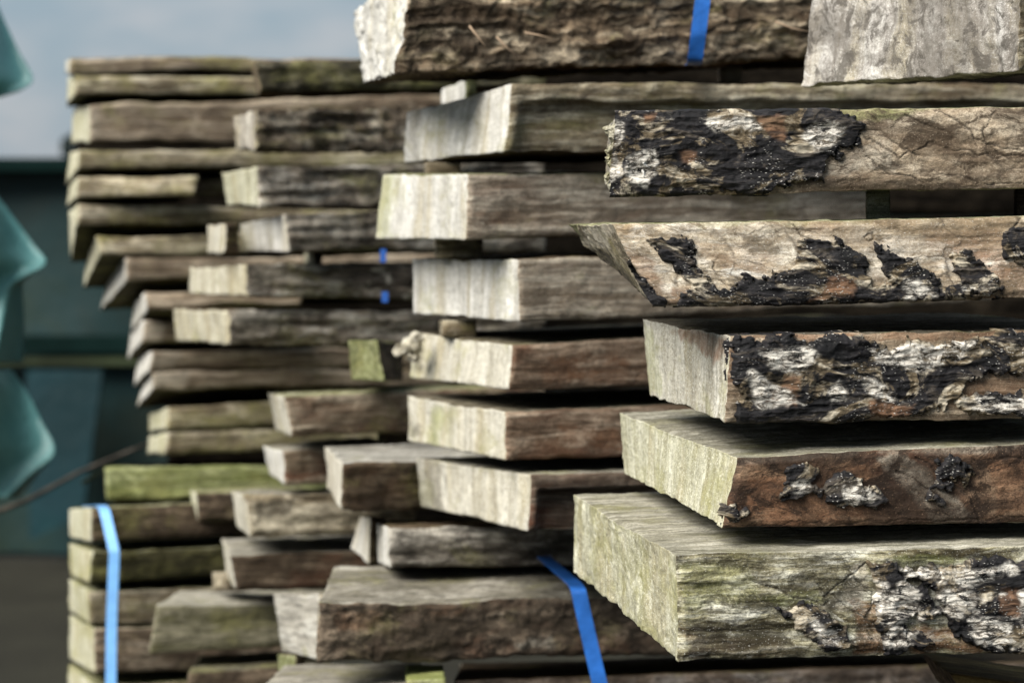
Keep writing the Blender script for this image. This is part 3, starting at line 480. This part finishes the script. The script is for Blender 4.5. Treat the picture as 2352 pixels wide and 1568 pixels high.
# ================================================================== STRAPPED BOARDS lower left
e = lambda lab, *a, **k: plank('short_board', lab, *a, group=GE, cat='board', **{**dict(step=6, rough=.002, low=.003, relief=.002), **k})
YE = (2.7, 2.9, 2.85)
e('grey board with a rounded end, topmost of the strapped boards', (213, 1170), (212, 1246), (159, 1170), (160, 1236), (760, 1145), (760, 1222), YE, [E(END_G, .3), S(SD_D, .35), T(TP_M)])
e('dark olive mossy board, second of the strapped boards', (215, 1266), (206, 1340), (158, 1246), (165, 1324), (760, 1244), (760, 1306), YE, [E(END_G, .7), S(((.03, .028, .01), (.06, .055, .02), (.12, .11, .05)), .4), T(TP_M, .7)])
e('light mossy board, third of the strapped boards', (204, 1358), (208, 1434), (158, 1330), (162, 1406), (760, 1338), (760, 1420), YE, [E(END_G, .6), S(SD_P, .45), T(TP_M, .6)])
e('thick grey brown board with a green end, fourth of the strapped boards', (218, 1440), (218, 1546), (160, 1412), (160, 1512), (760, 1425), (760, 1520), YE, [E(END_G, .6), S(SD_B, .1, .2, .5), T(TP_M)])
e('lowest strapped board, cut off by the bottom edge', (216, 1572), (216, 1670), (158, 1522), (158, 1610), (760, 1545), (760, 1640), YE, [E(END_G, .6), S(SD_B, .3, .2, .5), T(TP_M, .6)])
# ================================================================== REAR ROW (added planks, gap shade painted into their near-black wood)
SD_SHADE = ((.006, .005, .004), (.014, .011, .008), (.03, .024, .017)); RR = [E(SD_SHADE, .0), S(SD_SHADE, .0), T(SD_SHADE, .0)]
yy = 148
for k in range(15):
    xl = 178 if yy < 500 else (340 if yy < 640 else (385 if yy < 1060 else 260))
    plank('rear_plank', 'added rear row plank, near-black with the gap shade painted into its wood', (xl, yy), (xl, yy + 91), (xl + 8, yy + 4), (xl + 8, yy + 90), (3100, yy * .95), (3100, yy * .95 + 86.5), (3.55, 3.95, 4.0), RR, 'rear row of planks', step=16)
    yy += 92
# ================================================================== STRAPS
def plain(name, c, rough=.5, spec=.4, var=.25, sc_=40):
    t = NT(name); g = t.n('ShaderNodeNewGeometry').outputs['Position']; n = t.noise(g, sc_, 5, .6)
    col = t.ramp(n, [(.35, tuple(x * (1 - var) for x in c)), (.65, tuple(min(1, x * (1 + var)) for x in c))])
    return t.done(col, rough, t.bump(t.noise(g, sc_ * 6, 3, .6), .0005), spec)
BLUE = plain('blue_strap', (.02, .115, .42), .32, .5, .3, 25); LBLUE = plain('light_blue_strap', (.17, .40, .78), .42, .5, .12); MBLUE = plain('mid_blue_strap', (.02, .09, .36), .45, .4, .12)
def ribbon(name, label, pts, width, mat, group='blue packing straps', th=.0009, cat='strap', flatY=False):
    "pts: (x, y, depth); width in metres"
    P = np.array([at(*p) for p in pts])
    # smooth resample
    out = []
    for i in range(len(P) - 1):
        for t in np.linspace(0, 1, 10, endpoint=False): out.append(P[i] * (1 - t) + P[i + 1] * t)
    out.append(P[-1]); P = np.array(out)
    for _ in range(3): P[1:-1] = (P[:-2] + 2 * P[1:-1] + P[2:]) / 4
    W = np.array([1.0, .1, 0]); V = []; F = []
    for i, p in enumerate(P):
        t = P[min(i + 1, len(P) - 1)] - P[max(i - 1, 0)]; t /= np.linalg.norm(t)
        w = W - t * (W @ t); w /= np.linalg.norm(w); n = np.cross(w, t); 
        for a, b in ((-1, -1), (1, -1), (1, 1), (-1, 1)): V.append(p + w * a * width / 2 + n * b * th / 2)
    for i in range(len(P) - 1):
        o = i * 4
        for k in range(4): F.append((o + k, o + (k + 1) % 4, o + 4 + (k + 1) % 4, o + 4 + k))
    F += [(3, 2, 1, 0), tuple(len(V) - 4 + k for k in range(4))]
    ob = newobj(name, V, F, [mat], smooth=False); return tag(ob, label, cat, group)
ribbon('packing_strap', 'dark blue strap hanging over the bark slab at the top', [(1622, -90, 1.975), (1614, 0, 1.972), (1604, 80, 1.975), (1595, 148, 1.985), (1590, 150, 2.1)], .0125, BLUE)
ribbon('packing_strap', 'blue strap bent over the front edge of the wide bottom board', [(1212, 1266, 2.245), (1235, 1266, 2.225), (1318, 1338, 2.02), (1328, 1352, 1.985), (1345, 1430, 1.985), (1364, 1512, 1.985), (1385, 1600, 1.985)], .0125, BLUE)
ribbon('packing_strap', 'light blue strap around the stacked short boards at the lower left', [(200, 1163, 2.85), (232, 1160, 2.72), (240, 1170, 2.68), (262, 1265, 2.66), (262, 1280, 2.66), (256, 1420, 2.66), (254, 1620, 2.66)], .0115, LBLUE)
ribbon('packing_strap', 'short bit of blue strap in the upper gap left of the middle stack', [(880, 572, 2.46), (880, 602, 2.46)], .006, MBLUE)
ribbon('packing_strap', 'short bit of blue strap in the lower gap left of the middle stack', [(884, 670, 2.46), (884, 694, 2.46)], .0065, MBLUE)
# rotten knob = part of its plank ; root fibres on the slab
def blob(name, pts, mat, parent, seed=1):
    V = []; F = []
    for (x, y, Y, r) in pts:
        c0 = at(x, y, Y); r = r * Y / FP; o = len(V); n, m_ = 22, 14
        for i in range(m_ + 1):
            th = math.pi * i / m_
            for j in range(n):
                ph = 2 * math.pi * j / n; dv = np.array([math.sin(th) * math.cos(ph), math.sin(th) * math.sin(ph), math.cos(th)])
                V.append(c0 + dv * r)
        for i in range(m_):
            for j in range(n): F.append((o + i * n + j, o + i * n + (j + 1) % n, o + (i + 1) * n + (j + 1) % n, o + (i + 1) * n + j))
    V = np.array(V); Dd = np.stack([fbm(V * 160 + 5, 4, seed + k, .6) for k in range(3)], -1) * .006; V = V + Dd
    pc = V * 1.0; return newobj(name, V, np.array(F), [mat], parent=parent, attrs={'pc': pc, 'mk': np.zeros((len(V), 4))})
blob('rotten_knob', [(946, 790, 2.16, 22), (925, 800, 2.15, 15), (912, 806, 2.15, 11), (950, 815, 2.18, 17), (955, 772, 2.17, 12)], E(END_P, .1, 30), b4)
a1 = [o for o in COL.objects if o.get('label', '').startswith('plank with crusty black')][0]
rl = random.Random(7)
for nm, mt, n_, box, rr in (('lichen_crust', E(((.10, .09, .06), (.27, .255, .19), (.50, .48, .40)), .3, 60), 26, (1398, 1422, 285, 435), (7, 13)), ('lichen_crust', E(END_W, .0, 60), 16, (1436, 1490, 372, 425), (6, 12))):
    blob(nm, [(rl.uniform(box[0], box[1]), rl.uniform(box[2], box[3]), 1.503 if nm and box[0] > 1430 else 1.535, rl.uniform(*rr)) for _ in range(n_)], mt, a1, 3)
slab = [o for o in COL.objects if o.name.startswith('bark_slab')][0]
FIB = plain('root_fibre', (.26, .19, .13), .8, .2)
def tube(name, P, r0, r1, mat, parent=None, n=7):
    P = np.array(P, float); V = []; F = []
    for i, p in enumerate(P):
        t = P[min(i + 1, len(P) - 1)] - P[max(i - 1, 0)]; t /= np.linalg.norm(t); a = np.cross(t, (0.1, .2, 1.0)); a /= np.linalg.norm(a); b = np.cross(t, a)
        r = r0 + (r1 - r0) * i / (len(P) - 1)
        for k in range(n): V.append(p + r * (a * math.cos(2 * math.pi * k / n) + b * math.sin(2 * math.pi * k / n)))
    for i in range(len(P) - 1):
        for k in range(n): F.append((i * n + k, i * n + (k + 1) % n, (i + 1) * n + (k + 1) % n, (i + 1) * n + k))
    F += [tuple(range(n - 1, -1, -1)), tuple(len(V) - n + k for k in range(n))]
    return newobj(name, V, F, [mat], parent=parent)
for pts in ([(1140, 85), (1165, 110), (1190, 133)], [(1205, 75), (1240, 82), (1278, 92)], [(1078, 60), (1100, 88), (1118, 112)], [(1780, 50), (1820, 66), (1860, 74)]):
    tube('root_fibre', [at(x, y, 1.975 + .006 * random.random()) for x, y in pts], 0.0009, .0005, FIB, slab)
# ================================================================== BACKGROUND
# ground sheet
gm = NT('yard_ground'); g = gm.n('ShaderNodeNewGeometry').outputs['Position']
n1 = gm.noise(g, 3, 8, .65); n2 = gm.noise(g, 60, 5, .7)
gcol = gm.mix(gm.ramp(n2, [(.4, .6), (.6, 0.0)]), gm.ramp(n1, [(.35, (.008, .009, .005)), (.65, (.02, .021, .013))]), (.03, .025, .02))
GM = gm.done(gcol, .9, gm.bump(n2, .01), .2)
n = 60; xs = np.linspace(-200, 200, n) ; ys = np.linspace(-200, 400, n)
xs = np.sign(xs) * (np.abs(xs) / 200) ** 2 * 200
GX, GY = np.meshgrid(xs, ys, indexing='ij'); GV = np.stack([GX.ravel(), GY.ravel(), np.zeros(n * n)], -1)
gi = np.arange(n * n).reshape(n, n); GF = np.stack([gi[:-1, :-1], gi[1:, :-1], gi[1:, 1:], gi[:-1, 1:]], -1).reshape(-1, 4)
tag(newobj('ground', GV, GF, [GM], origin=np.zeros(3)), kind='structure')
# green sheeted wall
def sheetmat(name, c1, c2, c3, rough=.5, spec=.4, sc_=1.5):
    t = NT(name); g = t.n('ShaderNodeNewGeometry').outputs['Position']; n = t.noise(t.map(g, (1, 1, 1)), sc_, 6, .6, .4)
    col = t.ramp(n, [(.36, c1), (.5, c2), (.64, c3)])
    return t.done(col, rough, t.bump(t.noise(g, sc_ * 12, 4, .6), .004), spec)
WY = 8.6; WT = at(0, 372, WY)[2]
root = bpy.data.objects.new('sheeted_fence', None); COL.objects.link(root); root.location = (0, WY, 0)
tag(root, 'dark green sheeted fence far behind the stacks on the left', 'fence')
GRNW = sheetmat('dark_green_sheet', (.007, .015, .012), (.005, .022, .024), (.011, .024, .017), .6, .25, 1.3)
nx, nz = 260, 60; X = np.linspace(-6, 6, nx); Z = np.linspace(.02, WT - .03, nz); A, B = np.meshgrid(X, Z, indexing='ij'); A = A.ravel(); B = B.ravel()
Yy = WY + .05 * fbm(np.stack([A * 2.2, B * .8, A * 0], -1), 4, 5) + .02 * np.sin(A * 9 + 2 * fbm(np.stack([A, B, A * 0], -1), 2, 1))
gi = np.arange(nx * nz).reshape(nx, nz); q = np.stack([gi[:-1, :-1], gi[1:, :-1], gi[1:, 1:], gi[:-1, 1:]], -1).reshape(-1, 4)
newobj('sheet', np.stack([A, Yy, B], -1), q, [GRNW], parent=root)
def boxv(c, h):
    c = np.array(c); V = [c + np.array([sx * h[0], sy * h[1], sz * h[2]]) for sx in (-1, 1) for sy in (-1, 1) for sz in (-1, 1)]
    return V, [(0, 1, 3, 2), (4, 6, 7, 5), (0, 4, 5, 1), (2, 3, 7, 6), (0, 2, 6, 4), (1, 5, 7, 3)]
RAIL = plain('dark_rail', (.004, .012, .011), .9, .03, .2, 5); RY = plain('mossy_rail', (.022, .030, .014), .8, .2, .4, 6); POST = plain('fence_post', (.02, .035, .03), .8, .2, .4, 6)
V, F = boxv((0, WY - .06, WT - .01), (6, .07, .022)); newobj('top_rail', V, F, [RAIL], parent=root, smooth=False)
zr = at(0, 826, WY)[2]; V, F = boxv((0, WY - .075, zr), (6, .02, .012)); newobj('rail', V, F, [RY], parent=root, smooth=False)
V, F = boxv((0, WY - .07, zr + .06), (6, .03, .03)); newobj('rail', V, F, [RAIL], parent=root, smooth=False)
for k in range(7):
    V, F = boxv((-5.9 + k * 1.97, WY + .15, WT / 2 - .05), (.05, .05, WT / 2 - .06)); newobj('post', V, F, [POST], parent=root, smooth=False)
# teal panel lean on fence
TEALW = sheetmat('teal_sheet_dark', (.003, .019, .024), (.004, .026, .034), (.005, .032, .038), .5, .3, 2)
pt = [at(x, y, 8.35) for x, y in ((60, 850), (235, 850), (190, 1180), (70, 1240))]
V = np.array([*pt, *[p + np.array([0, .03, 0]) for p in pt]])
tag(newobj('hanging_sheet', V, [(0, 1, 2, 3), (7, 6, 5, 4), (0, 4, 5, 1), (1, 5, 6, 2), (2, 6, 7, 3), (3, 7, 4, 0)], [TEALW], smooth=False), 'dark teal sheet hanging on the dark green fence at the left', 'sheet')
# torn tarp flaps close by
TEAL = sheetmat('teal_tarpaulin', (.07, .205, .21), (.10, .27, .275), (.15, .34, .34), .38, .5, 4)
def flap(label, rows, Y, amp, ph=0.0):
    rows = np.array(rows, float); n = 40; V = []; m = 70
    tt = np.linspace(0, len(rows) - 1, m)
    for t in tt:
        i = min(int(t), len(rows) - 2); f = t - i; f2 = f; p0, p1, p2, p3 = rows[max(i - 1, 0)], rows[i], rows[i + 1], rows[min(i + 2, len(rows) - 1)]; r = .5 * (2 * p1 + (p2 - p0) * f + (2 * p0 - 5 * p1 + 4 * p2 - p3) * f * f + (3 * p1 - p0 - 3 * p2 + p3) * f ** 3)
        for k in range(n):
            u = k / (n - 1); x = r[0] + (r[2] - r[0]) * u; y = r[1] + (r[3] - r[1]) * u
            V.append(at(x, y, Y - amp * math.sin(math.pi * (u * 1.1 + ph)) + amp * .9 * abs(math.sin(4.2 * u + .45 * t + .6))))
    V = np.array(V); F = [(i * n + k, i * n + k + 1, (i + 1) * n + k + 1, (i + 1) * n + k) for i in range(m - 1) for k in range(n - 1)]
    o = newobj('torn_tarpaulin', V, F, [TEAL]); md = o.modifiers.new('s', 'SOLIDIFY'); md.thickness = .0015
    return tag(o, label, 'tarpaulin', 'torn teal tarpaulin strips')
flap('pointed teal tarpaulin corner against the sky at the upper left', [(-120, -40, -30, -40), (-120, 40, 5, 40), (-120, 120, 42, 115), (-120, 190, 74, 188), (-120, 225, 0, 222)], 3.3, .05, .1)
flap('teal tarpaulin strip hanging at half height of the left edge', [(-120, 455, -5, 455), (-120, 500, 30, 500), (-120, 560, 78, 562), (-120, 600, 105, 604), (-120, 640, 58, 640), (-120, 660, 50, 662), (-120, 740, 54, 740), (-120, 832, 50, 832)], 3.35, .06, .15)
flap('lowest teal tarpaulin strip, widening to a point above the dead branch', [(-120, 850, 25, 850), (-120, 900, 62, 900), (-120, 960, 95, 965), (-120, 1032, 126, 1034), (-120, 1085, 85, 1088), (-120, 1142, 42, 1142)], 3.3, .06, .12)
# dead branch
BR = plain('branch_bark', (.10, .085, .07), .9, .2, .5)
br = tube('dead_branch', [at(x, y, Yq) for x, y, Yq in ((-80, 1185, 3.4), (0, 1172, 3.4), (60, 1150, 3.4), (120, 1118, 3.42), (180, 1085, 3.45), (240, 1060, 3.5), (300, 1035, 3.55), (360, 1012, 3.6))], .0042, .0022, BR)
tag(br, 'thin dead branch running up from the left edge behind the stacks', 'branch')
tube('twig', [at(x, y, Yq) for x, y, Yq in ((190, 1108, 3.44), (230, 1085, 3.47), (262, 1060, 3.5))], .003, .0015, RY, br)
# trees
def leafmat(nm, c):
    t = NT(nm); g = t.n('ShaderNodeNewGeometry').outputs['Position']; n = t.noise(g, 4, 4, .6)
    return t.done(t.ramp(n, [(.35, tuple(x * .6 for x in c)), (.65, c)]), .7, None, .2)
LEAF = leafmat('tree_leaf', (.012, .024, .02)); TRK = plain('tree_bark', (.07, .055, .04), .9, .2, .4, 5)
def tree(label, x, yt, Y, wpx, seed):
    rnd = np.random.RandomState(seed); top = at(x, yt, Y); Ht = top[2]; R = wpx * Y / FP / 2
    root = bpy.data.objects.new('bushy_tree', None); COL.objects.link(root); root.location = (top[0], Y, 0); tag(root, label, 'tree', 'trees beyond the fence')
    N = 5000; V = []; F = []
    cl = [(rnd.uniform(-1, 1) * R * .7, rnd.uniform(-1, 1) * R * .6, Ht * rnd.uniform(.45, .86), R * rnd.uniform(.3, .5)) for _ in range(14)] + [(0, 0, Ht - R * .35, R * .35)]
    for i in range(N):
        c0 = cl[rnd.randint(len(cl))]; dv = rnd.normal(size=3); dv /= np.linalg.norm(dv); p = np.array([top[0] + c0[0], Y + c0[1], c0[2]]) + dv * c0[3] * rnd.uniform(.5, 1.05) ** .6
        a = rnd.normal(size=3); a /= np.linalg.norm(a); b = np.cross(a, rnd.normal(size=3)); b /= np.linalg.norm(b); s_ = R * .085
        o = len(V); V += [p - a * s_, p + b * s_ * .5, p + a * s_, p - b * s_ * .5]; F.append((o, o + 1, o + 2, o + 3))
    newobj('crown', V, np.array(F), [LEAF], parent=root, smooth=False)
    tube('trunk', [(top[0], Y, 0), (top[0] + .05, Y, Ht * .4), (top[0], Y, Ht * .8)], R * .08, R * .03, TRK, root)
tree('dark tree top showing above the fence beside the far left stack', 172, 306, 15, 190, 3)
tree('dark tree hidden mostly behind the far left stack', 320, 300, 17, 260, 8)
# ================================================================== LIGHT, SKY, CAMERA
EL, AZ = math.radians(43), math.radians(-136)          # azimuth clockwise from +Y: light from the left, slightly behind the camera
wd = bpy.data.worlds.new('World'); sc.world = wd; wd.use_nodes = True; nt = wd.node_tree; nt.nodes.clear()
out = nt.nodes.new('ShaderNodeOutputWorld'); bg = nt.nodes.new('ShaderNodeBackground'); nt.links.new(bg.outputs[0], out.inputs[0])
sky = nt.nodes.new('ShaderNodeTexSky'); sky.sky_type = 'NISHITA'; sky.sun_disc = False; sky.sun_elevation = EL; sky.sun_rotation = AZ
sky.air_density = 1.0; sky.dust_density = 2.0; sky.ozone_density = 1.5
tc = nt.nodes.new('ShaderNodeTexCoord'); mp = nt.nodes.new('ShaderNodeMapping'); mp.inputs['Scale'].default_value = (14, 14, 40); nt.links.new(tc.outputs['Generated'], mp.inputs[0])
cn = nt.nodes.new('ShaderNodeTexNoise'); cn.inputs['Scale'].default_value = 1.3; cn.inputs['Detail'].default_value = 5; nt.links.new(mp.outputs[0], cn.inputs['Vector'])
cr = nt.nodes.new('ShaderNodeValToRGB'); cr.color_ramp.elements[0].position = .38; cr.color_ramp.elements[0].color = (2.7, 3.45, 4.05, 1); cr.color_ramp.elements[1].position = .66; cr.color_ramp.elements[1].color = (3.9, 4.2, 4.55, 1)
nt.links.new(cn.outputs[0], cr.inputs[0])
mx = nt.nodes.new('ShaderNodeMix'); mx.data_type = 'RGBA'; mx.inputs[0].default_value = .85; nt.links.new(sky.outputs[0], mx.inputs[6]); nt.links.new(cr.outputs[0], mx.inputs[7])
nt.links.new(mx.outputs[2], bg.inputs[0]); bg.inputs[1].default_value = .05
sl = bpy.data.lights.new('sun', 'SUN'); sl.energy = 3.5; sl.angle = math.radians(42); sl.color = (1, .95, .865)
so = bpy.data.objects.new('sun', sl); COL.objects.link(so)
dirv = Vector((math.sin(AZ) * math.cos(EL), math.cos(AZ) * math.cos(EL), math.sin(EL))); so.rotation_euler = dirv.to_track_quat('Z', 'Y').to_euler(); so.location = (-3, -2, 5)
cd = bpy.data.cameras.new('camera'); co = bpy.data.objects.new('camera', cd); COL.objects.link(co); co.location = tuple(CAM)
co.rotation_euler = (math.pi / 2 - PITCH, 0, 0); cd.sensor_width = 36; cd.lens = 36 * FP / 2352; cd.clip_start = .05; cd.clip_end = 1000
cd.dof.use_dof = True; cd.dof.focus_distance = 1.54; cd.dof.aperture_fstop = 9
sc.camera = co
sc.render.engine = 'CYCLES'
sc.view_settings.view_transform = 'Standard'; sc.view_settings.look = 'None'; sc.view_settings.exposure = 1.28; sc.view_settings.gamma = 1
